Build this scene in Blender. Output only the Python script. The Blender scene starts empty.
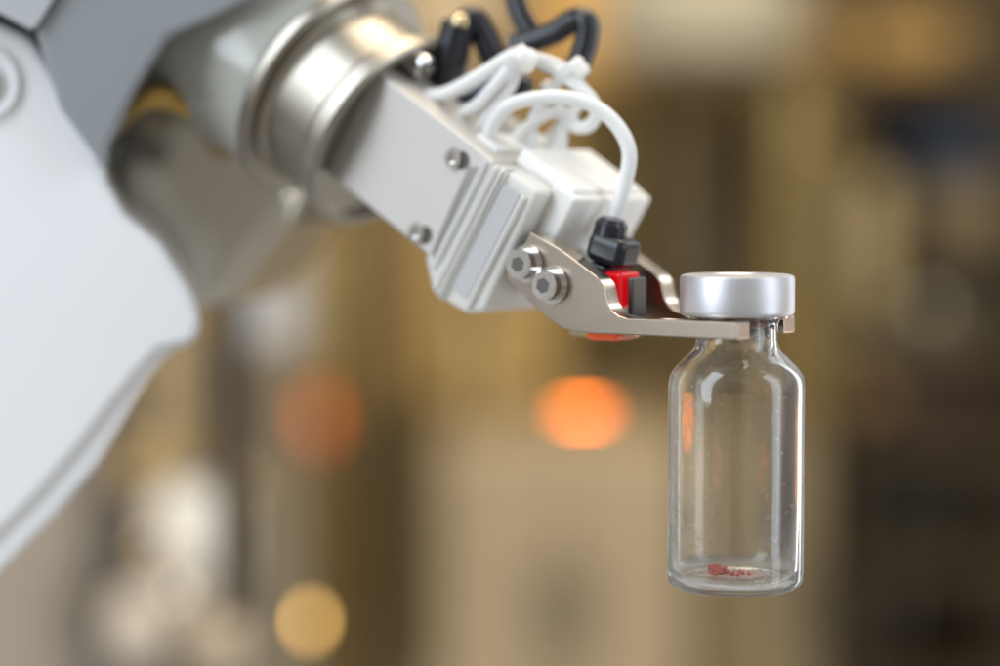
import bpy, bmesh, math, random
from mathutils import Vector, Matrix, noise
random.seed(7)
C = bpy.context.scene
PI = math.pi
MM = 0.001

# ------------------------------------------------------------------ camera
PITCH = math.radians(3.9)
CAM = Vector((0, -411, 0))            # millimetres; the vial stands in the plane Y = 0
LENS, FPX = 85.0, 85.0 / 36.0 * 1000.0
cam_d = bpy.data.cameras.new('camera')
cam = bpy.data.objects.new('camera', cam_d)
C.collection.objects.link(cam)
C.camera = cam
cam.location = CAM * MM
cam.rotation_euler = (PI / 2 - PITCH, 0, 0)
cam_d.lens = LENS
cam_d.sensor_width = 36
cam_d.clip_start = 0.02
cam_d.clip_end = 50
cam_d.dof.use_dof = True
cam_d.dof.focus_distance = 0.411
cam_d.dof.aperture_fstop = 4.0
cam_d.dof.aperture_blades = 0

# ------------------------------------------------------------------ world and lamps
w = bpy.data.worlds.new("World")
C.world = w
w.use_nodes = True
nt = w.node_tree
bg = nt.nodes['Background']
# the rest of the workshop: dim and warm behind the robot, pale and bright on the photographer's side
tc = nt.nodes.new('ShaderNodeTexCoord')
nz = nt.nodes.new('ShaderNodeTexNoise'); nz.inputs['Scale'].default_value = 2.2; nz.inputs['Detail'].default_value = 2
cr = nt.nodes.new('ShaderNodeValToRGB')
e = cr.color_ramp.elements
e[0].position = 0.35; e[0].color = (0.05, 0.038, 0.022, 1)
e[1].position = 0.70; e[1].color = (0.62, 0.50, 0.34, 1)
cr2 = nt.nodes.new('ShaderNodeValToRGB')
e = cr2.color_ramp.elements
e[0].position = 0.30; e[0].color = (0.40, 0.34, 0.25, 1)
e.new(0.46).color = (0.66, 0.63, 0.58, 1)
e[2].position = 0.68; e[2].color = (1.0, 0.98, 0.96, 1)
sx_ = nt.nodes.new('ShaderNodeSeparateXYZ')
mr_ = nt.nodes.new('ShaderNodeMapRange')
mr_.inputs['From Min'].default_value = 0.96; mr_.inputs['From Max'].default_value = 0.86
mr_.interpolation_type = 'SMOOTHSTEP'
mx_ = nt.nodes.new('ShaderNodeMix'); mx_.data_type = 'RGBA'
nt.links.new(tc.outputs['Generated'], nz.inputs['Vector'])
nt.links.new(tc.outputs['Generated'], sx_.inputs['Vector'])
nt.links.new(nz.outputs['Fac'], cr.inputs['Fac']); nt.links.new(nz.outputs['Fac'], cr2.inputs['Fac'])
nt.links.new(sx_.outputs['Y'], mr_.inputs['Value'])
nt.links.new(mr_.outputs['Result'], mx_.inputs[0])
nt.links.new(cr.outputs['Color'], mx_.inputs[6]); nt.links.new(cr2.outputs['Color'], mx_.inputs[7])
nt.links.new(mx_.outputs[2], bg.inputs['Color'])
bg.inputs['Strength'].default_value = 0.56

def area(name, loc, target, sx, sy, power, color):
    l = bpy.data.lights.new(name, 'AREA')
    l.shape = 'RECTANGLE'; l.size = sx * MM; l.size_y = sy * MM
    l.energy = power; l.color = color
    o = bpy.data.objects.new(name, l); C.collection.objects.link(o)
    o.location = Vector(loc) * MM
    o.rotation_euler = (Vector(target) - Vector(loc)).to_track_quat('-Z', 'Y').to_euler()
    return o
area('window_light_left', (-650, -420, 420), (-60, 20, -20), 340, 1200, 8.4, (0.80, 0.90, 1.0))
area('window_light_right', (620, -250, 120), (40, 0, -40), 200, 1000, 2.4, (0.84, 0.92, 1.0))
area('strip_light_right_rear', (420, 330, 60), (40, 0, -40), 80, 900, 1.0, (0.9, 0.95, 1.0))
area('orange_beacon_light', (500, 250, -118), (44, 0, -57), 12, 60, 0.05, (1.0, 0.30, 0.06))
area('ceiling_light', (60, 120, 600), (0, 40, -30), 420, 300, 1.8, (1.0, 0.88, 0.72))
area('background_fill_light', (150, 420, 800), (0, 1350, -60), 700, 300, 8.8, (1.0, 0.82, 0.54))  # added warm lamp, unseen, lighting the background faces from the front

C.view_settings.view_transform = 'Standard'
C.view_settings.look = 'None'
C.view_settings.exposure = 0.0
C.view_settings.gamma = 1.0
C.cycles.max_bounces = 16
C.cycles.transmission_bounces = 14
C.cycles.glossy_bounces = 6
C.cycles.transparent_max_bounces = 16
C.cycles.caustics_refractive = True
C.cycles.caustics_reflective = False
C.cycles.use_denoising = True
C.cycles.sample_clamp_indirect = 6.0

# ------------------------------------------------------------------ materials
def mat(name, col, rough=0.5, metal=0.0, var=0.06, scale=40.0, bump=0.0, bscale=300.0, trans=0.0, ior=1.5,
        emit=None, estr=0.0, coat=0.0, sss=0.0, stretch=None, rvar=0.08, spec=0.5):
    m = bpy.data.materials.new(name); m.use_nodes = True
    t = m.node_tree; b = t.nodes['Principled BSDF']
    tc = t.nodes.new('ShaderNodeTexCoord')
    mp = t.nodes.new('ShaderNodeMapping')
    if stretch: mp.inputs['Scale'].default_value = stretch
    t.links.new(tc.outputs['Object'], mp.inputs['Vector'])
    n = t.nodes.new('ShaderNodeTexNoise'); n.inputs['Scale'].default_value = scale; n.inputs['Detail'].default_value = 4
    t.links.new(mp.outputs['Vector'], n.inputs['Vector'])
    mx = t.nodes.new('ShaderNodeMix'); mx.data_type = 'RGBA'
    mx.inputs[6].default_value = tuple(c * (1 - var) for c in col) + (1,)
    mx.inputs[7].default_value = tuple(min(1, c * (1 + var)) for c in col) + (1,)
    t.links.new(n.outputs['Fac'], mx.inputs[0])
    t.links.new(mx.outputs[2], b.inputs['Base Color'])
    mr = t.nodes.new('ShaderNodeMapRange')
    mr.inputs['To Min'].default_value = max(0.0, rough - rvar * rough * 2); mr.inputs['To Max'].default_value = min(1, rough + rvar * rough * 2)
    t.links.new(n.outputs['Fac'], mr.inputs['Value'])
    t.links.new(mr.outputs['Result'], b.inputs['Roughness'])
    b.inputs['Metallic'].default_value = metal
    b.inputs['IOR'].default_value = ior
    b.inputs['Specular IOR Level'].default_value = spec
    b.inputs['Transmission Weight'].default_value = trans
    b.inputs['Coat Weight'].default_value = coat
    b.inputs['Coat Roughness'].default_value = 0.08
    if sss:
        b.inputs['Subsurface Weight'].default_value = sss
        b.inputs['Subsurface Radius'].default_value = (1, 0.9, 0.8)
        b.inputs['Subsurface Scale'].default_value = 0.008
    if emit:
        b.inputs['Emission Color'].default_value = emit + (1,)
        b.inputs['Emission Strength'].default_value = estr
    if bump:
        n2 = t.nodes.new('ShaderNodeTexNoise'); n2.inputs['Scale'].default_value = bscale; n2.inputs['Detail'].default_value = 3
        t.links.new(mp.outputs['Vector'], n2.inputs['Vector'])
        bp = t.nodes.new('ShaderNodeBump'); bp.inputs['Strength'].default_value = bump; bp.inputs['Distance'].default_value = 0.0002
        t.links.new(n2.outputs['Fac'], bp.inputs['Height']); t.links.new(bp.outputs['Normal'], b.inputs['Normal'])
    return m

M = {}
def glass_mat():
    m = bpy.data.materials.new('vial_glass'); m.use_nodes = True
    t = m.node_tree; b = t.nodes['Principled BSDF']
    b.inputs['Base Color'].default_value = (0.97, 0.985, 0.98, 1)
    b.inputs['Transmission Weight'].default_value = 1.0
    b.inputs['IOR'].default_value = 1.45
    tc = t.nodes.new('ShaderNodeTexCoord')
    mp = t.nodes.new('ShaderNodeMapping'); mp.inputs['Scale'].default_value = (1, 1, 0.25)
    n = t.nodes.new('ShaderNodeTexNoise'); n.inputs['Scale'].default_value = 160; n.inputs['Detail'].default_value = 2
    t.links.new(tc.outputs['Object'], mp.inputs['Vector']); t.links.new(mp.outputs['Vector'], n.inputs['Vector'])
    bp = t.nodes.new('ShaderNodeBump'); bp.inputs['Strength'].default_value = 0.12; bp.inputs['Distance'].default_value = 0.0003
    t.links.new(n.outputs['Fac'], bp.inputs['Height']); t.links.new(bp.outputs['Normal'], b.inputs['Normal'])
    # faint specks and wipe marks roughen the surface here and there
    n2 = t.nodes.new('ShaderNodeTexNoise'); n2.inputs['Scale'].default_value = 900; n2.inputs['Detail'].default_value = 2
    t.links.new(tc.outputs['Object'], n2.inputs['Vector'])
    r = t.nodes.new('ShaderNodeMapRange'); r.inputs['From Min'].default_value = 0.66; r.inputs['From Max'].default_value = 0.74
    r.inputs['To Min'].default_value = 0.008; r.inputs['To Max'].default_value = 0.3
    t.links.new(n2.outputs['Fac'], r.inputs['Value']); t.links.new(r.outputs['Result'], b.inputs['Roughness'])
    tr = t.nodes.new('ShaderNodeBsdfTransparent'); ms = t.nodes.new('ShaderNodeMixShader'); ms.inputs[0].default_value = 0.07
    out = t.nodes['Material Output']
    t.links.new(b.outputs[0], ms.inputs[1]); t.links.new(tr.outputs[0], ms.inputs[2]); t.links.new(ms.outputs[0], out.inputs['Surface'])
    return m
M['glass'] = glass_mat()
M['cap'] = mat('brushed_aluminium_cap', (0.62, 0.62, 0.65), 0.46, 0.92, var=0.03, scale=60, bump=0.10, bscale=700, stretch=(0.25, 0.25, 5))
M['rubber'] = mat('grey_red_rubber', (0.22, 0.075, 0.05), 0.6)
M['residue'] = mat('red_residue', (0.52, 0.08, 0.065), 0.45, var=0.3, scale=900, bump=0.4, bscale=1500)
M['dust'] = mat('pink_residue', (0.80, 0.50, 0.42), 0.6, var=0.2, scale=900)
M['shell'] = mat('white_painted_cover', (0.87, 0.88, 0.90), 0.26, var=0.02, scale=25, coat=0.3)
M['grey'] = mat('grey_painted_casting', (0.28, 0.30, 0.32), 0.34, var=0.04, scale=60, bump=0.05, bscale=800, coat=0.15)
M['greyL'] = mat('light_grey_painted_casting', (0.47, 0.49, 0.51), 0.36, var=0.03, scale=60, coat=0.15)
M['wrist'] = mat('glossy_grey_painted_wrist', (0.46, 0.465, 0.42), 0.22, var=0.05, scale=50, coat=0.4)
M['chrome'] = mat('glossy_grey_casting', (0.56, 0.53, 0.45), 0.10, 0.7, var=0.08, scale=40, coat=0.5)
M['seam'] = mat('dark_seam', (0.06, 0.065, 0.06), 0.6)
M['steel'] = mat('turned_steel', (0.38, 0.35, 0.30), 0.36, 1.0, var=0.06, scale=80, bump=0.1, bscale=500)
M['plate'] = mat('bead_blasted_aluminium_plate', (0.60, 0.575, 0.54), 0.5, 0.25, var=0.03, scale=80, bump=0.15, bscale=1800)
M['finger'] = mat('brushed_aluminium_finger', (0.275, 0.23, 0.185), 0.30, 1.0, var=0.04, scale=120, bump=0.04, bscale=1500, stretch=(1, 1, 3))
M['edge'] = mat('milled_aluminium_edge', (0.74, 0.65, 0.54), 0.2, 1.0, var=0.05, scale=200)
M['screw'] = mat('stainless_screw', (0.74, 0.73, 0.71), 0.13, 1.0, var=0.05, scale=300)
M['socket'] = mat('hex_socket_dark', (0.12, 0.11, 0.10), 0.5, 0.6)
M['print'] = mat('translucent_white_plastic', (0.94, 0.905, 0.84), 0.42, var=0.04, scale=50, sss=0.5, trans=0.2, bump=0.12, bscale=500)
M['insert'] = mat('frosted_grey_insert', (0.50, 0.495, 0.50), 0.45, 0.1, var=0.06, scale=80)
M['bodyw'] = mat('milky_white_plastic', (0.90, 0.88, 0.84), 0.4, var=0.03, scale=50, sss=0.3)
M['cable'] = mat('white_cable_sheath', (0.82, 0.83, 0.83), 0.35, var=0.03, scale=80, sss=0.2)
M['black'] = mat('black_plastic', (0.012, 0.014, 0.020), 0.28, var=0.1, scale=80)
M['darkclamp'] = mat('grey_sensor_clamp', (0.13, 0.12, 0.115), 0.4, 0.6)
M['brass'] = mat('gilt_contact', (0.75, 0.58, 0.33), 0.25, 1.0)
M['redlens'] = mat('red_lens', (0.40, 0.004, 0.008), 0.12, var=0.1, emit=(1.0, 0.008, 0.015), estr=0.42)
M['orangelens'] = mat('orange_lens', (0.8, 0.10, 0.02), 0.15, var=0.1, emit=(1.0, 0.12, 0.02), estr=0.15)
M['clear'] = mat('clear_yellowish_plastic', (0.85, 0.80, 0.55), 0.15, trans=0.7)

# ------------------------------------------------------------------ mesh helpers (all in mm, world frame)
def finish(name, bm, m, parent=None, bevel=0.0, seg=3, angle=35, origin=None):
    """link a bmesh (mm, world coordinates) as one object whose origin is its own centre"""
    bmesh.ops.recalc_face_normals(bm, faces=bm.faces)
    if origin is None:
        vs = [v.co for v in bm.verts]
        lo = Vector([min(v[i] for v in vs) for i in range(3)]); hi = Vector([max(v[i] for v in vs) for i in range(3)])
        origin = (lo + hi) / 2
    for v in bm.verts: v.co = (v.co - origin) * MM
    for f in bm.faces: f.smooth = True
    me = bpy.data.meshes.new(name); bm.to_mesh(me); bm.free()
    ms = m if isinstance(m, (list, tuple)) else [m]
    for q in ms: me.materials.append(q)
    o = bpy.data.objects.new(name, me); C.collection.objects.link(o)
    loc = origin * MM
    p = parent
    while p is not None:
        loc = loc - p.location; p = p.parent
    o.location = loc
    o.parent = parent
    if bevel:
        b = o.modifiers.new('bevel', 'BEVEL'); b.width = bevel * MM; b.segments = seg
        b.limit_method = 'ANGLE'; b.angle_limit = math.radians(28); b.harden_normals = True
    me.set_sharp_from_angle(angle=math.radians(angle)) if not bevel else None
    return o

def tag(o, label, cat, group=None, kind=None):
    if label: o['label'] = label
    if cat: o['category'] = cat
    if group: o['group'] = group
    if kind: o['kind'] = kind
    return o

def root(name, loc, label, cat, group=None):
    o = bpy.data.objects.new(name, None); C.collection.objects.link(o)
    o.empty_display_size = 0.01
    o.location = Vector(loc) * MM
    return tag(o, label, cat, group)

def prism_bm(pts, d, bm=None, mi=0, side=0):
    bm = bm or bmesh.new()
    a = [bm.verts.new(p) for p in pts]
    b = [bm.verts.new(Vector(p) + d) for p in pts]
    f = [bm.faces.new(a), bm.faces.new(b[::-1])]
    for x in f: x.material_index = mi
    k = len(pts)
    for i in range(k):
        q = bm.faces.new((a[i], b[i], b[(i + 1) % k], a[(i + 1) % k])); q.material_index = side
    return bm

def box_bm(c, ax, ay, az, sx, sy, sz, bm=None, mi=0):
    bm = bm or bmesh.new()
    c = Vector(c)
    pts = [c + ax * (i * sx / 2) + ay * (j * sy / 2) - az * (sz / 2) for i, j in ((-1, -1), (1, -1), (1, 1), (-1, 1))]
    return prism_bm(pts, az * sz, bm, mi, mi)

def lathe_bm(base, axis, prof, seg=64, bm=None, mi=0, closed=False, ref=None, arc=None):
    """prof = [(distance along axis, radius)]"""
    bm = bm or bmesh.new()
    axis = axis.normalized(); base = Vector(base)
    ref = ref or (Vector((0, 0, 1)) if abs(axis.z) < 0.9 else Vector((1, 0, 0)))
    x = axis.cross(ref).normalized(); y = axis.cross(x)
    rings = []
    for s, r in prof:
        if r < 1e-6: rings.append([bm.verts.new(base + axis * s)])
        else: rings.append([bm.verts.new(base + axis * s + x * (r * math.cos(2 * PI * k / seg)) + y * (r * math.sin(2 * PI * k / seg))) for k in range(seg)])
    prs = list(zip(rings[:-1], rings[1:]))
    if closed: prs.append((rings[-1], rings[0]))
    for A, B in prs:
        for k in range(seg):
            k2 = (k + 1) % seg
            if len(A) == 1 and len(B) == 1: continue
            if len(A) == 1: f = bm.faces.new((A[0], B[k], B[k2]))
            elif len(B) == 1: f = bm.faces.new((A[k], A[k2], B[0]))
            else: f = bm.faces.new((A[k], A[k2], B[k2], B[k]))
            f.material_index = mi
    return bm

def smooth_path(pts, n=10):
    P = [Vector(p) for p in pts]
    P = [P[0] * 2 - P[1]] + P + [P[-1] * 2 - P[-2]]
    out = []
    for i in range(1, len(P) - 2):
        for k in range(n):
            t = k / n
            a, b, c, d = P[i - 1], P[i], P[i + 1], P[i + 2]
            out.append(0.5 * ((2 * b) + (c - a) * t + (2 * a - 5 * b + 4 * c - d) * t * t + (3 * b - a - 3 * c + d) * t ** 3))
    out.append(P[-2])
    return out

def tube_bm(pts, r, seg=20, bm=None, caps=True, n=10, mi=0):
    bm = bm or bmesh.new()
    P = smooth_path(pts, n)
    rad = (lambda t: r) if not callable(r) else r
    T = (P[1] - P[0]).normalized()
    N = T.orthogonal().normalized()
    rings = []
    for i, p in enumerate(P):
        t2 = (P[min(i + 1, len(P) - 1)] - P[max(i - 1, 0)]).normalized()
        N = (N - t2 * N.dot(t2)).normalized(); B = t2.cross(N)
        rr = rad(i / (len(P) - 1))
        rings.append([bm.verts.new(p + N * rr * math.cos(2 * PI * k / seg) + B * rr * math.sin(2 * PI * k / seg)) for k in range(seg)])
    for A, B_ in zip(rings[:-1], rings[1:]):
        for k in range(seg):
            f = bm.faces.new((A[k], A[(k + 1) % seg], B_[(k + 1) % seg], B_[k])); f.material_index = mi
    if caps:
        bm.faces.new(rings[0][::-1]).material_index = mi; bm.faces.new(rings[-1]).material_index = mi
    return bm

# geometry of the view, used only to measure the things' real positions from the photograph
RX = Vector((1, 0, 0)); FW = Vector((0, math.cos(PITCH), -math.sin(PITCH))); UP = Vector((0, math.sin(PITCH), math.cos(PITCH)))
def ray(px, py): return FW + RX * ((px - 500) / FPX) - UP * ((py - 333) / FPX)
def at(px, py, Y):
    d = ray(px, py); return CAM + d * ((Y - CAM.y) / d.y)
# gripper frame: A along the tool axis, U across it, N out of the finger faces
PSI, PHI = math.radians(36), math.radians(32)
A = Vector((math.cos(PHI) * math.cos(PSI), -math.cos(PHI) * math.sin(PSI), -math.sin(PHI)))
N = Vector((-math.sin(PSI), -math.cos(PSI), 0))
U = A.cross(N)
if U.z < 0: U = -U
H = Vector((math.cos(PSI), -math.sin(PSI), 0))       # horizontal direction inside the finger plane
V0 = at(737, 330, 0)
def onw(px, py, w_):
    d = ray(px, py); return CAM + d * ((w_ - (CAM - V0).dot(N)) / d.dot(N))
FC = onw(385, 130, 0)                                # centre of the tool flange
def g(s, t, w_): return FC + A * s + U * t + N * w_

# ================================================================== BACKGROUND
M['wall'] = mat('olive_brown_wall', (0.21, 0.145, 0.05), 0.8, var=0.25, scale=3.0)
wall = box_bm((0, 2100, 100), Vector((1, 0, 0)), Vector((0, 1, 0)), Vector((0, 0, 1)), 1500, 40, 1300)
tag(finish('wall', wall, M['wall']), None, None, kind='structure')


X, Y_, Z = Vector((1, 0, 0)), Vector((0, 1, 0)), Vector((0, 0, 1))
def rect(px0, py0, px1, py1, Y):
    p = at(px0, py0, Y); q = at(px1, py1, Y)
    return (p.x + q.x) / 2, (p.z + q.z) / 2, q.x - p.x, p.z - q.z
def simple_mat(name, c, rough=0.6, metal=0.0, var=0.15, scale=12):
    return mat(name, c, rough, metal, var=var, scale=scale)

def cabinet(px0, py0, px1, py1, Y, depth, col, label, cat='cabinet', name='machine_cabinet', group=None, doors=2, metal=0.0, rough=0.55):
    x, z, sx, sz = rect(px0, py0, px1, py1, Y)
    r = root(name, (x, Y + depth / 2, z - sz / 2), label, cat, group)
    mm = simple_mat(name + '_paint', col, rough, metal)
    finish('body', box_bm((x, Y + depth / 2, z), X, Y_, Z, sx, depth, sz), mm, r, bevel=min(sx, sz) * 0.03)
    for k in range(doors):
        w_ = sx / doors
        d = finish('door', box_bm((x - sx / 2 + w_ * (k + .5), Y - 4, z), X, Y_, Z, w_ * 0.94, 7, sz * 0.94), mm, r, bevel=2)
        finish('handle', box_bm((x - sx / 2 + w_ * (k + .5) + w_ * 0.36 * (1 if k % 2 == 0 else -1), Y - 14, z), X, Y_, Z, 6, 12, min(60, sz * 0.3)), M['steel'], d, bevel=2)
    return r

def post(px0, px1, py0, py1, Y, col, label, metal=0.6, rough=0.4, name='profile_post', group=None):
    x, z, sx, sz = rect(px0, py0, px1, py1, Y)
    # slotted extrusion outline
    s = sx / 2; g_ = s * 0.16; k = s * 0.55
    out = []
    for q in range(4):
        c, sn = math.cos(q * PI / 2), math.sin(q * PI / 2)
        for (a_, b_) in ((s, -s), (s, -g_), (k, -g_), (k, g_), (s, g_)):
            out.append(Vector((x + a_ * c - b_ * sn, Y + s + a_ * sn + b_ * c, z - sz / 2)))
    o = finish(name, prism_bm(out, Vector((0, 0, sz))), simple_mat(name + '_finish', col, rough, metal), bevel=1)
    return tag(o, label, 'post', group)

def lamp(px, py, Y, rx, rz, col, strg, label, ribs=9, name='indicator_lamp', group=None):
    c = at(px, py, Y)
    r = root(name, c + Vector((0, 20, 0)), label, 'lamp', group)
    dm = [(0, rx * 1.15), (18, rx * 1.15), (18, rx * 0.9)]
    bm = lathe_bm((0, 0, 0), Vector((0, -1, 0)), [(-22, 0), (-22, rx * 1.12), (-4, rx * 1.12), (-4, 0)], 40)
    for v in bm.verts: v.co = Vector((v.co.x, v.co.y, v.co.z * rz / rx)) + c
    finish('housing', bm, M['black'], r)
    bm = lathe_bm((0, 0, 0), Vector((0, -1, 0)), [(-4.5, 0), (-4.5, rx), (0, rx), (4, rx * .8), (6, rx * .4), (6.5, 0)], 48)
    for v in bm.verts:
        q = v.co; q.z *= rz / rx
        q.y += 0.8 * math.cos(q.x / rx * PI * ribs) * (1 if q.y < -1 else 0)
        v.co = q + c
    m = mat('lamp_lens', col, 0.3, var=0.1, emit=col, estr=strg)
    finish('lens', bm, m, r)
    return r

def dome(px, py, Y, rx, hz, col, label, metal=0.0, rough=0.3, name='round_vessel', cat='vessel', group=None):
    c = at(px, py, Y)
    r = root(name, c - Z * hz, label, cat, group)
    prof = [(-hz, 0), (-hz, rx * .7), (-hz * .85, rx * .92), (-hz * .3, rx), (hz * .3, rx * .97), (hz * .65, rx * .75), (hz * .82, rx * .45), (hz * .86, rx * .42), (hz * .86, 0)]
    finish('body', lathe_bm(c, Z, prof, 40), simple_mat(name + '_finish', col, rough, metal, var=.1), r)
    finish('lid', lathe_bm(c, Z, [(hz * .862, 0), (hz * .862, rx * .5), (hz, rx * .5), (hz * 1.03, rx * .4), (hz * 1.03, 0)], 32), M['steel'], r)
    return r

# --- cabinets, boards and posts (blurred workshop behind the robot)
cabinet(436, 446, 690, 760, 1000, 420, (0.47, 0.37, 0.235), 'large beige machine cabinet filling the background below the orange lamp', doors=2)
cabinet(694, 430, 818, 760, 1060, 360, (0.27, 0.205, 0.11), 'grey brown machine cabinet seen through the glass of the vial', doors=1)
cabinet(-60, 470, 104, 760, 900, 380, (0.42, 0.36, 0.30), 'pinkish beige cabinet at the lower left below the white robot cover', doors=1)
cabinet(398, 120, 560, 408, 1250, 300, (0.50, 0.34, 0.12), 'golden brown cabinet behind the translucent gripper block', doors=2, name='tall_locker', cat='locker')
cabinet(300, 140, 372, 760, 1300, 300, (0.30, 0.205, 0.075), 'narrow olive brown locker between the grey post and the dark column', doors=1, name='tall_locker', cat='locker')
cabinet(146, 300, 206, 450, 700, 260, (0.33, 0.24, 0.12), 'brown wooden cupboard just right of the white robot cover', doors=1, name='wooden_cupboard', cat='cupboard')
post(212, 244, 170, 620, 360, (0.012, 0.012, 0.014), 'black upright post left of the grey aluminium post', metal=0.2, name='black_post')
post(248, 300, 120, 760, 850, (0.34, 0.29, 0.21), 'brownish grey slotted post running down behind the pale duct', metal=0.1)
post(372, 404, 120, 760, 1200, (0.13, 0.095, 0.05), 'dark brown upright column under the flange', metal=0.1, name='brown_column')
cabinet(640, 70, 760, 430, 1350, 300, (0.14, 0.095, 0.028), 'dark olive cabinet behind the vial cap', doors=2, name='tall_locker', cat='locker')
cabinet(768, 60, 836, 420, 1300, 250, (0.20, 0.14, 0.042), 'olive cabinet right of the vial cap', doors=1, name='tall_locker', cat='locker')
# --- bright things high up
cabinet(246, 130, 300, 352, 560, 60, (0.52, 0.49, 0.45), 'pale grey duct under the robot wrist in front of a post', doors=1, name='pale_panel', cat='panel')  # plain pale upright box covering the upper stretch of the post
dome(705, 4, 1200, 70, 40, (0.50, 0.46, 0.35), 'pale cream round lampshade above the vial at the top edge', rough=.7, name='cream_lampshade', cat='lampshade')
cabinet(540, -60, 640, 86, 1250, 200, (0.74, 0.45, 0.14), 'golden box at the top behind the black plug', doors=1, name='golden_box', cat='box')
cabinet(395, -60, 520, 60, 1350, 200, (0.62, 0.50, 0.33), 'pale tan box at the top behind the flange', doors=1, name='tan_box', cat='box')
cabinet(800, 16, 960, 64, 1300, 200, (0.48, 0.29, 0.075), 'long golden brown box on the upper right shelf', doors=1, name='long_box', cat='box')
# --- right-hand shelving
sh = root('shelf_rack', at(920, 720, 1400), 'dark brown open shelf rack at the right edge', 'shelf')
mdark = simple_mat('dark_rack_paint', (0.065, 0.043, 0.018), 0.5)
for py in (75, 118 + 125, 345, 440, 560, 680):
    x, z, sx, sz = rect(842, py, 1060, py + 12, 1300)
    finish('shelf', box_bm((x, 1400, z), X, Y_, Z, sx, 260, 14), mdark, sh, bevel=2)
for px in (846, 1054):
    x, z, sx, sz = rect(px - 8, -60, px + 8, 760, 1290)
    finish('upright', box_bm((x, 1282, z), X, Y_, Z, 12, 14, sz), mdark, sh, bevel=1)
x, z, sx, sz = rect(842, -60, 1060, 760, 1560)
finish('back_panel', box_bm((x, 1545, z), X, Y_, Z, sx, 8, sz), simple_mat('rack_back', (0.075, 0.05, 0.02), .7), sh)
def crate(px0, py0, px1, py1, Y, col, label, name='storage_box', depth=150, group='boxes on the right-hand shelves'):
    x, z, sx, sz = rect(px0, py0, px1, py1, Y)
    r = root(name, (x, Y + depth / 2, z - sz / 2), label, 'box', group)
    mm = simple_mat('storage_box_plastic', col, .55)
    finish('body', box_bm((x, Y + depth / 2, z - sz * .06), X, Y_, Z, sx * .95, depth * .95, sz * .88), mm, r, bevel=4)
    finish('lid', box_bm((x, Y + depth / 2, z + sz * .44), X, Y_, Z, sx, depth, sz * .12), mm, r, bevel=2)
crate(905, 122, 1010, 176, 1320, (0.045, 0.065, 0.11), 'dark blue box on the upper right shelf')
crate(925, 184, 1010, 240, 1320, (0.26, 0.20, 0.11), 'tan brown box below the dark blue box')
crate(866, 286, 990, 341, 1320, (0.20, 0.17, 0.10), 'wide grey olive box on the middle right shelf')
crate(868, 362, 975, 436, 1320, (0.15, 0.085, 0.045), 'reddish brown box on the shelf below the grey olive box')
crate(880, 470, 960, 556, 1320, (0.055, 0.045, 0.025), 'small dark olive box on the lower right shelf')
cabinet(836, 172, 884, 420, 1290, 200, (0.32, 0.23, 0.09), 'tall tan carton standing left of the tan brown box', doors=1, name='tall_carton', cat='box')
cabinet(826, 430, 900, 760, 1350, 200, (0.10, 0.075, 0.04), 'dark brown bin at the lower right beside the vial', doors=1, name='dark_bin', cat='bin')
# --- lamps
lamp(583, 413, 620, 9.6, 1.0, (1.0, 0.215, 0.008), 14.0, 'bright orange ribbed indicator lamp left of the vial', ribs=5)
lamp(320, 418, 1100, 7.0, 15, (1.0, 0.20, 0.03), 0.75, 'dim orange indicator lamp in front of the grey post')
lamp(310, 622, 540, 1.9, 4.0, (1.0, 0.60, 0.17), 7.0, 'small round golden lamp at the bottom left', ribs=2)
lamp(822, 136, 1280, 3, 3, (0.9, 0.6, 0.22), 1.4, 'faint round golden lamp at the upper right of the vial', ribs=2)
# --- pipes, hoses and fittings in front of the cabinets
def pipe(px, py0, py1, Y, r, col, label, metal=0.8, rough=0.25, name='vertical_pipe', group='upright pipes in the background'):
    a_, b_ = at(px, py0, Y), at(px, py1, Y)
    t = root(name, (b_.x, Y, b_.z), label, 'pipe', group)
    m = simple_mat('pipe_finish', col, rough, metal)
    finish('tube', lathe_bm(Vector((b_.x, Y, b_.z)), Z, [(0, 0), (0, r), (a_.z - b_.z, r), (a_.z - b_.z, 0)], 24), m, t)
    for f in (0.22, 0.55, 0.86):
        finish('clamp', lathe_bm(Vector((b_.x, Y, b_.z + (a_.z - b_.z) * f)), Z, [(-9, 0), (-9, r * 1.35), (9, r * 1.35), (9, 0)], 24), m, t, angle=30)
pipe(792, 84, 430, 1150, 7, (0.55, 0.40, 0.15), 'golden brown pipe just right above the vial cap')
pipe(872, 180, 300, 1050, 9, (0.70, 0.52, 0.25), 'short tan pipe in front of the tall tan carton')
pipe(668, 120, 420, 1200, 6, (0.30, 0.22, 0.10), 'dark olive pipe left above the vial cap')
pipe(338, 230, 420, 1100, 9, (0.60, 0.42, 0.15), 'golden pipe above the dim orange lamp')
pipe(474, 318, 420, 1100, 10, (0.80, 0.60, 0.28), 'bright golden pipe below the gripper block')
pipe(160, 350, 450, 560, 4, (0.75, 0.55, 0.28), 'thin golden rod beside the white robot cover')
def fitting(px, py, Y, r, col, label, metal=1.0):
    c = at(px, py, Y)
    t = root('round_fitting', c - Z * r, label, 'fitting', 'polished fittings in the background')
    m = simple_mat('fitting_finish', col, 0.22, metal)
    finish('knob', lathe_bm(c, Vector((0, -1, 0)), [(-r, 0), (-r, r * .8), (-r * .3, r), (r * .3, r * .9), (r * .8, r * .5), (r, 0)], 28), m, t)
    finish('stem', lathe_bm(c, Vector((0, 1, 0)), [(r * .6, 0), (r * .6, r * .4), (r * 3, r * .4), (r * 3, 0)], 20), m, t)
fitting(246, 486, 620, 6, (0.90, 0.66, 0.32), 'golden round fitting right of the bright white vessel')
fitting(150, 548, 560, 7, (0.85, 0.62, 0.35), 'golden round fitting left of the bright white vessel')
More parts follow.
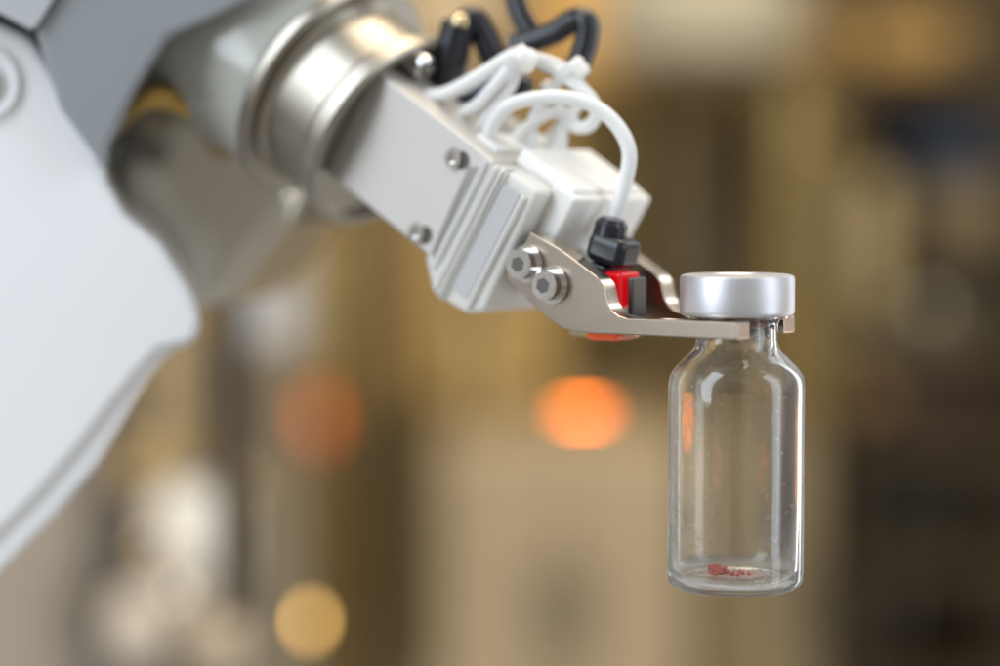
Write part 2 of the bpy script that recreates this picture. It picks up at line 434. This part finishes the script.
fitting(176, 596, 500, 6, (0.85, 0.80, 0.70), 'pale round fitting between the two lower vessels')
fitting(930, 312, 1150, 12, (0.60, 0.54, 0.40), 'grey olive fitting in front of the middle right shelf')
fitting(868, 400, 1150, 9, (0.62, 0.30, 0.14), 'reddish copper fitting right of the vial')
# --- round vessels lower left
dome(196, 528, 600, 22, 24, (0.96, 0.88, 0.78), 'bright white round vessel below the robot cover tip', rough=.25)
dome(165, 462, 800, 24, 15, (0.72, 0.48, 0.2), 'golden round vessel just above the bright white one', rough=.4)
dome(138, 622, 520, 13, 17, (0.66, 0.56, 0.45), 'pale beige vessel at the lower left', rough=.5)
dome(214, 630, 560, 12, 22, (0.68, 0.56, 0.42), 'pale tan vessel right of the pale beige one', rough=.5)
cabinet(96, 360, 262, 760, 880, 200, (0.06, 0.05, 0.035), 'dark grey brown case behind the round vessels', doors=1, name='dark_case', cat='case')

# ================================================================== ROBOT ARM
rob = root('robot_arm', at(40, 330, 60), 'white and grey robot arm reaching down right with a translucent gripper holding the vial', 'robot arm')

# white forearm cover: rounded shell, outline in the plane nearest the viewer
def poly_at(pts, Y): return [at(x, y, Y) for x, y in pts]
sh_pts = [(-220, 60), (-90, 10), (0, 24), (34, 40), (70, 96), (103, 152), (106, 180), (124, 214), (160, 243), (190, 290), (203, 322), (196, 344), (172, 352), (150, 378), (126, 420), (98, 468), (58, 516), (0, 576), (-80, 630), (-220, 700)]
sh_in = sh_pts[:12] + [(160, 352), (138, 376), (112, 408), (80, 450), (42, 494), (-10, 546), (-90, 600), (-220, 660)]
finish('forearm_cover', prism_bm(poly_at(sh_in, 40), Vector((-14, 90, 6))), M['shell'], rob, bevel=4.0, seg=8)
finish('cover_rim', prism_bm(poly_at(sh_pts, 42.0), Vector((-14, 84, 6))), M['shell'], rob, bevel=3.0, seg=8)
# recessed screw pocket on the cover
pk = at(-20, 82, 39)
fn = Vector((0, -1, 0))
sc = finish('cover_screw', lathe_bm(pk, fn, [(-2, 0), (-2, 7.6), (0.3, 7.2), (0.3, 6.5), (-0.6, 5.6), (-0.6, 0)], 40), M['shell'], rob)
finish('screw_head', lathe_bm(pk, fn, [(-1.8, 0), (-1.8, 3.4), (1.2, 3.4), (1.6, 2.8), (1.6, 1.4), (0.4, 1.2), (0.4, 0)], 24), M['screw'], sc)

# grey upper casting and the lighter one beside it
gp = [(34, 28), (80, -40), (120, -120), (330, -130), (256, -2), (206, 22), (168, 38), (134, 92), (108, 146), (106, 172), (60, 110)]
finish('upper_casting', prism_bm(poly_at(gp, 34), Vector((-6, 60, 3))), M['grey'], rob, bevel=3, seg=5)
gp2 = [(-200, -120), (116, -120), (78, -40), (36, 28), (30, 30), (0, 14), (-90, -4), (-200, 40)]
finish('side_casting', prism_bm(poly_at(gp2, 32), Vector((-6, 60, 3))), M['greyL'], rob, bevel=2.0, seg=4)
gp3 = [(-200, 30), (-90, 4), (0, 16), (42, 30), (120, 150), (110, 170), (30, 46), (-80, 16), (-200, 64)]
finish('seam_gasket', prism_bm(poly_at(gp3, 42), Vector((-3, 30, 3))), M['seam'], rob, bevel=1.0)

# wrist: housing round the tool axis, turned flange, knuckle
finish('wrist_housing', lathe_bm(FC, A, [(-90, 0), (-90, 24), (-80, 26), (-60, 26), (-40, 24.5), (-19, 22.0), (-17.5, 21.4), (-17.2, 0)], 96), M['wrist'], rob)
kp = [(150, 44), (250, 20), (300, 110), (302, 200), (250, 268), (214, 316), (150, 300), (100, 200), (104, 140), (124, 86)]
finish('wrist_knuckle', prism_bm(poly_at(kp, 78), Vector((10, 60, 0))), M['chrome'], rob, bevel=13, seg=10)
fl_ = finish('tool_flange', lathe_bm(FC, A, [(-17, 0), (-17, 22.6), (-16.4, 23.2), (-14.6, 23.2), (-14, 22.6), (-14, 19.8), (-12.6, 19.0), (-2.5, 19.0), (-2.5, 18.4), (-1.6, 18.4), (-1.6, 20.0), (-1.0, 20.5), (2.0, 20.5), (2.5, 19.9), (2.5, 18.6), (0.5, 17.6), (0.5, 0)], 128), M['steel'], rob, angle=25)
c = FC + U * 16.0 + N * 3.0 + A * 0.5
finish('flange_bolt', lathe_bm(c, A, [(-1, 0), (-1, 2.7), (4.0, 2.7), (4.6, 2.2), (4.6, 1.2), (3.2, 1.1), (3.2, 0)], 24), M['screw'], fl_)

M['glint'] = mat('glint_gold', (0.50, 0.33, 0.10), 0.32, 0.9)  # gold tone standing in for a warm reflection on the wrist
finish('gold_glint_tube', tube_bm([at(x, y, Y) for x, y, Y in ((92, 150, 66), (114, 122, 58), (136, 102, 52), (158, 96, 51), (184, 104, 54), (206, 122, 62), (222, 146, 76))], 2.6), M['glint'], rob)  # added tube that shapes the golden glint; no such part on the arm

# adapter plate with its screws
pl = finish('adapter_plate', prism_bm([g(-1.6, -9.4, 12), g(33, -9.4, 12), g(33, 13.2, 12), g(-1.6, 13.2, 12)], -N * 26), M['plate'], rob, bevel=0.5)
for t_ in (9.0, -7.2):
    c = g(25.0, t_, 12)
    finish('plate_screw', lathe_bm(c, N, [(-.5, 0), (-.5, 1.9), (0.7, 1.9), (1.0, 1.6), (1.0, 1.0), (0.2, 0.9), (0.2, 0)], 24), M['screw'], pl)
    finish('screw_hole', lathe_bm(c + A * 1.6 + U * 0.6, N, [(-.4, 0), (-.4, 1.7), (0.06, 1.7), (0.06, 0)], 24), M['socket'], pl)

# layered translucent bracket
def layer(s0, s1, t0, t1, w0, w1, name, m, parent, bev=0.5, ch=3.0):
    # chamfered rectangle in t,w extruded along A
    pts = [g(s0, t0 + ch, w1), g(s0, t1, w1), g(s0, t1, w0), g(s0, t0 + ch, w0), g(s0, t0, w0 + ch), g(s0, t0, w1 - ch)]
    return finish(name, prism_bm(pts, A * (s1 - s0)), m, parent, bevel=bev)
bo = [onw(x, y, 12) for x, y in ((466, 160), (492, 163), (522, 178), (539, 192), (484, 312), (466, 314), (432, 294), (424, 258))]
br = finish('gripper_bracket', prism_bm(bo, -N * 27), M['print'], rob, bevel=1.0, seg=4)
for s0, s1, w1, ta, tb in ((30.6, 32.2, 12.5, -11.0, 12.6), (33.2, 34.6, 12.75, -14.0, 13.0), (35.6, 36.8, 13.0, -14.6, 13.4), (41.4, 42.7, 13.0, -12.6, 11.6)):
    finish('rib', box_bm(g((s0 + s1) / 2, (ta + tb) / 2, w1 - 2), A, U, N, s1 - s0, tb - ta, 4), M['print'], br, bevel=0.6)
finish('insert', box_bm(g(39.0, 0.0, 10.9), A, U, N, 4.4, 22.5, 3.0), M['insert'], br, bevel=0.3)
gb = layer(43.2, 49.0, -7.0, 15.4, -18, 7.4, 'gripper_body', M['bodyw'], rob, .8, 2.0)
layer(24.0, 30.0, -8.0, 14.2, -14, 8.0, 'mounting_block', M['bodyw'], rob, .8, 2.0)
finish('top_block', prism_bm([g(33, 13.0, -16), g(47.5, 13.0, -16), g(47.5, 13.0, 6), g(33, 13.0, 6)], U * 3.4), M['bodyw'], gb, bevel=.8)

# fingers: outline traced in the finger plane, 4 mm thick
def finger(w_, flip, dxtip):
    base = 11.5
    raw = [(530, 232), (560, 249), (597, 277), (603, 285), (605, 294), (607, 303), (611, 310), (618, 315.5), (628, 318.5), (673, 320), (738, 323), (738, 340), (673, 337), (633, 335), (592, 333.5), (576, 332), (564, 329), (548, 319), (505, 278)]
    pts = [onw(x, y, base) for x, y in raw]
    pts = [p - H * (dxtip if i in (10, 11) else 0) for i, p in enumerate(pts)]
    pts = [p + N * (w_ - base) for p in pts]
    o = finish('gripper_finger', prism_bm(pts, -N * 4.0, side=1), [M['finger'], M['edge']], rob, bevel=0.22, seg=2)
    return o
f1 = finger(11.5, 1, 0)
f2 = finger(-7.5, -1, 1.8)
def cap_screw(c, ax, parent):
    s_ = finish('screw', lathe_bm(c, ax, [(-1, 0), (-1, 3.4), (0.5, 3.4), (0.5, 2.75), (3.0, 2.75), (3.3, 2.45), (3.3, 1.75), (3.25, 0)], 40), M['screw'], parent, angle=30)
    hx = bmesh.new()
    x = ax.cross(Z).normalized(); y = ax.cross(x)
    pts = [c + ax * 3.26 + x * 1.45 * math.cos(k * PI / 3 + .3) + y * 1.45 * math.sin(k * PI / 3 + .3) for k in range(6)]
    prism_bm(pts, ax * 0.06, hx)
    finish('hex_socket', hx, M['socket'], s_)
for s_, t_ in ((48.6, 1.5), (55.2, 1.3)):
    cap_screw(g(s_, t_, 11.5), N, f1)
    cap_screw(g(s_, t_, -11.5), -N, f2)
# carriages that the fingers are bolted to
finish('finger_carriage', box_bm(g(50.5, 0.5, 4.5), A, U, N, 9, 9, 5.8), M['bodyw'], rob, bevel=.5)
finish('finger_carriage', box_bm(g(50.5, 0.5, -4.5), A, U, N, 9, 9, 5.8), M['bodyw'], rob, bevel=.5)

# optical sensor between the fingers
SX = H; SY = N; ST = (Z + H * 0.05).normalized()
sb = at(609, 232, 13)
th = math.radians(15)
SX = H * math.cos(th) - Z * math.sin(th); ST = Z * math.cos(th) + H * math.sin(th)
sen = finish('sensor', box_bm(sb - Z * 3.2 + H * 1.0, SX, SY, ST, 8.0, 7.2, 5.4), M['black'], rob, bevel=1.7, seg=5)
finish('sensor_lens', box_bm(sb - Z * 10.2 + H * 2.6, H, SY, Z, 4.2, 6.6, 6.4), M['redlens'], sen, bevel=.8)
finish('sensor_body', box_bm(sb - Z * 10.5 - H * 1.6, SX, SY, ST, 3.8, 6.8, 10.0), M['black'], sen, bevel=.6)
finish('sensor_clamp', box_bm(sb - Z * 12.2 + H * 6.0, H, SY, Z, 1.2, 4.5, 8.5), M['darkclamp'], sen, bevel=.4)
finish('sensor_base', box_bm(sb - Z * 18.3 + H * 0.6, H, SY, Z, 7.0, 7.2, 2.0), M['orangelens'], sen, bevel=1)
finish('sensor_ring', box_bm(sb - Z * 17.9 - H * 0.6, H, SY, Z, 14, 4, 2.0), M['clear'], sen, bevel=1)
finish('cable_gland', lathe_bm(sb - Z * 1.0, (Z + H * .25).normalized(), [(0, 0), (0, 3.1), (2.5, 3.0), (3.5, 2.2), (3.5, 0)], 24), M['black'], sen)

# ---- cables, all above the gripper body
def cab(pts, r, name='cable', m=None, dy=0.0):
    P = [onw(p[0], p[1], (p[2] if len(p) > 2 else 0) + dy) for p in pts]
    return finish(name, tube_bm(P, r), m or M['cable'], rob)
cab([(418, 98, 4), (440, 95, 5), (454, 90, 5), (483, 74, 4), (508, 58, 2), (526, 50, 0)], 1.35)
cab([(455, 122, 2), (466, 112, 3), (479, 103, 4), (497, 83, 4), (517, 60, 1)], 1.2)
cab([(486, 160, 4), (488, 140, 5), (494, 122, 6), (512, 104, 6), (551, 97, 3), (587, 103, 0), (614, 122, -2), (629, 151, -3), (624, 187, -3), (612, 222, -2), (608, 232, -2)], 1.35)
cab([(476, 160, 0), (478, 140, 1), (486, 118, 2), (508, 90, 2), (520, 62, 0)], 1.15)
cab([(524, 56, -2), (555, 70, -4), (587, 94, -6), (596, 112, -7), (590, 125, -8), (576, 127, -8), (566, 118, -7)], 1.2)
cab([(533, 160, -4), (531, 140, -4), (534, 118, -4), (548, 96, -5), (560, 78, -6)], 1.15)
cab([(560, 160, -8), (562, 140, -8), (562, 118, -8), (556, 98, -8), (545, 84, -8)], 1.1)
cab([(505, 165, -2), (508, 148, -2), (528, 126, -3), (556, 112, -6), (575, 122, -9)], 1.1)
def tie(px, py, w_, r, d, name='cable_tie'):
    c = onw(px, py, w_); d = d.normalized()
    t = finish(name, lathe_bm(c - d * 1.9, d, [(0, 0), (0, r * .78), (.5, r * .95), (1.1, r * 1.0), (1.8, r * .93), (2.5, r * 1.0), (3.3, r * .93), (3.8, r * .75), (3.8, 0)], 24), M['bodyw'], rob)
    k = d.cross(N).normalized()
    finish('tie_head', box_bm(c + N * (r * .95) + k * .8, d, k, N, 2.6, 2.8, 1.6), M['cable'], t, bevel=.4)
    finish('tie_tail', box_bm(c + N * (r * .6) + k * 3.2, d, k, N, 1.5, 3.6, .5), M['cable'], t, bevel=.15)
tie(524, 60, 1.5, 2.5, RX * .8 - Z * .3 + Y_ * .2)
tie(576, 70, -6, 2.3, RX * .6 - Z * .8)
cab([(548, 160, -10), (552, 136, -10), (576, 108, -9), (580, 84, -7), (560, 66, -5), (532, 56, -2)], 1.05)
# black right-angle plugs
plug = cab([(446, 98, -3), (449, 70, -4), (454, 42, -4), (459, 24, -4)], 3.3, 'black_plug', M['black'])
c = onw(461, 17, -6)
finish('plug_tip', lathe_bm(c, (UP + RX * .1).normalized(), [(-1.6, 0), (-1.6, 2.0), (0, 2.0), (.4, 1.6), (.4, 0)], 24), M['brass'], plug)
cab([(462, 24, -7), (474, 20, -8), (484, 36, -9), (494, 56, -10), (508, 66, -12)], 2.6, 'black_cable', M['black'])
cab([(512, 46, -12), (534, 40, -13), (556, 32, -14), (574, 20, -15), (586, 22, -15), (586, 40, -15), (578, 64, -14), (572, 80, -12)], 2.3, 'black_cable', M['black'])
cab([(500, -40, -16), (512, -10, -15), (520, 14, -14), (532, 34, -14)], 2.2, 'black_cable', M['black'])
cab([(424, 108, -4), (446, 102, -4), (476, 94, -5), (506, 86, -7), (530, 92, -9)], 2.9, 'black_cable', M['black'])
cab([(408, 76, -14), (424, 70, -13), (444, 72, -12)], 2.6, 'cable_sleeve', M['bodyw'])

# ================================================================== VIAL
VX, VY = V0.x, V0.y
ZB, ZT = -72.8, -18.2
R = 11.95
outer = [(ZB + .55, 0), (ZB + .45, 5.0), (ZB + 0.1, 8.5), (ZB, 9.6), (ZB + .12, 10.5), (ZB + .5, 11.2), (ZB + 1.1, 11.7), (ZB + 1.9, R), (ZB + 4, R), (-55, R), (-41.5, R), (-37.5, R), (-36.4, R - .1), (-35.5, R - .32), (-34.7, R - .75), (-33.9, R - 1.35), (-33.1, R - 2.1), (-32.3, 9.05), (-31.5, 8.3), (-30.8, 7.65), (-29.9, 7.2), (-29.0, 7.1), (-27.4, 7.1), (-26.2, 7.2), (-25.6, 7.7), (-25.2, 9.2), (-21.6, 9.5), (-20.6, 9.2)]
inner = [(-20.6, 5.9), (-21.5, 5.8), (-25.5, 5.8), (-29.6, 5.9), (-30.8, 6.4), (-31.9, 7.4), (-33.0, 8.6), (-34.0, 9.6), (-35.1, 10.45), (-36.2, R - .95), (-37.7, R - .82), (-41.5, R - .8), (-55, R - .8), (ZB + 4, R - .8), (ZB + 2.6, R - 1.1), (ZB + 1.55, R - 1.9), (ZB + 1.3, R - 3.0), (ZB + 1.3, 6.0), (ZB + 1.5, 0)]
vr = root('glass_vial', (VX, VY, ZB), 'clear glass vial with silver crimp cap and red crumbs inside, gripped by its neck', 'vial')
prof = outer + inner
bm = lathe_bm((VX, VY, 0), Z, prof, 144)
finish('bottle', bm, M['glass'], vr, angle=50)
cz = -17.75
cp = [(cz - .35, 0), (cz - .35, 4.4), (cz - .05, 4.7), (cz + .12, 5.0), (cz + .12, 5.6), (cz, 6.0), (cz - .02, 9.2), (cz - .2, 9.75), (cz - .65, 10.0), (cz - 6.3, 10.0), (cz - 6.75, 9.95), (cz - 7.1, 9.6), (cz - 7.15, 8.2), (cz - 6.9, 8.1), (cz - 6.7, 9.55)]
finish('crimp_cap', lathe_bm((VX, VY, 0), Z, cp + [(cz - 1.0, 9.55), (cz - 1.0, 0)], 128), M['cap'], vr, angle=40)
finish('stopper', lathe_bm((VX, VY, 0), Z, [(-26.2, 0), (-26.4, 4.6), (-25.6, 5.7), (-20.7, 5.75), (-20.55, 9.3), (-18.9, 9.3), (-18.85, 0)], 64), M['rubber'], vr)
# red crumbs and pinkish smear on the bottom
def crumb(dx, dy, r, m):
    bm = bmesh.new(); bmesh.ops.create_icosphere(bm, subdivisions=3, radius=r)
    off = Vector((random.random() * 9, random.random() * 9, 0))
    for v in bm.verts:
        k = 1 + 0.45 * noise.noise(v.co.normalized() * 1.6 + off)
        v.co = Vector((v.co.x * k, v.co.y * k, v.co.z * k * .8)) + Vector((VX + dx, VY + dy, ZB + 1.65 + r * .62))
    return bm
for dx, dy, r in ((-3.4, 0.2, 1.35), (-2.0, 1.0, .9), (-0.6, -.8, .5), (0.9, -0.2, .62), (2.3, -1.0, .4), (0.2, -1.8, .3)):
    finish('red_crumb', crumb(dx, dy, r, None), M['residue'], vr)
bm = bmesh.new()
ring = [Vector((VX + 1.0 + (4.6 + 1.4 * noise.noise(Vector((math.cos(t) * 1.5, math.sin(t) * 1.5, 3)))) * math.cos(t), VY + (3.4 + 1.6 * noise.noise(Vector((math.cos(t) * 2, math.sin(t) * 2, 7)))) * math.sin(t), ZB + 1.61)) for t in [2 * PI * k / 48 for k in range(48)]]
prism_bm(ring, Vector((0, 0, 0.06)), bm)
finish('pink_film', bm, mat('pink_film', (0.86, 0.62, 0.54), 0.5, trans=0.35, var=0.25, scale=700), vr)
bm = bmesh.new()
for k in range(150):
    an = random.random() * 2 * PI; rr = 4.2 * math.sqrt(random.random())
    p = Vector((VX + 1.4 + rr * math.cos(an) * 1.2, VY + rr * math.sin(an), ZB + 1.66))
    mtx = Matrix.Translation(p)
    bmesh.ops.create_icosphere(bm, subdivisions=1, radius=0.10 + .16 * random.random(), matrix=mtx)
sm = finish('red_dust', bm, M['dust'], vr)
sm['kind'] = 'stuff'
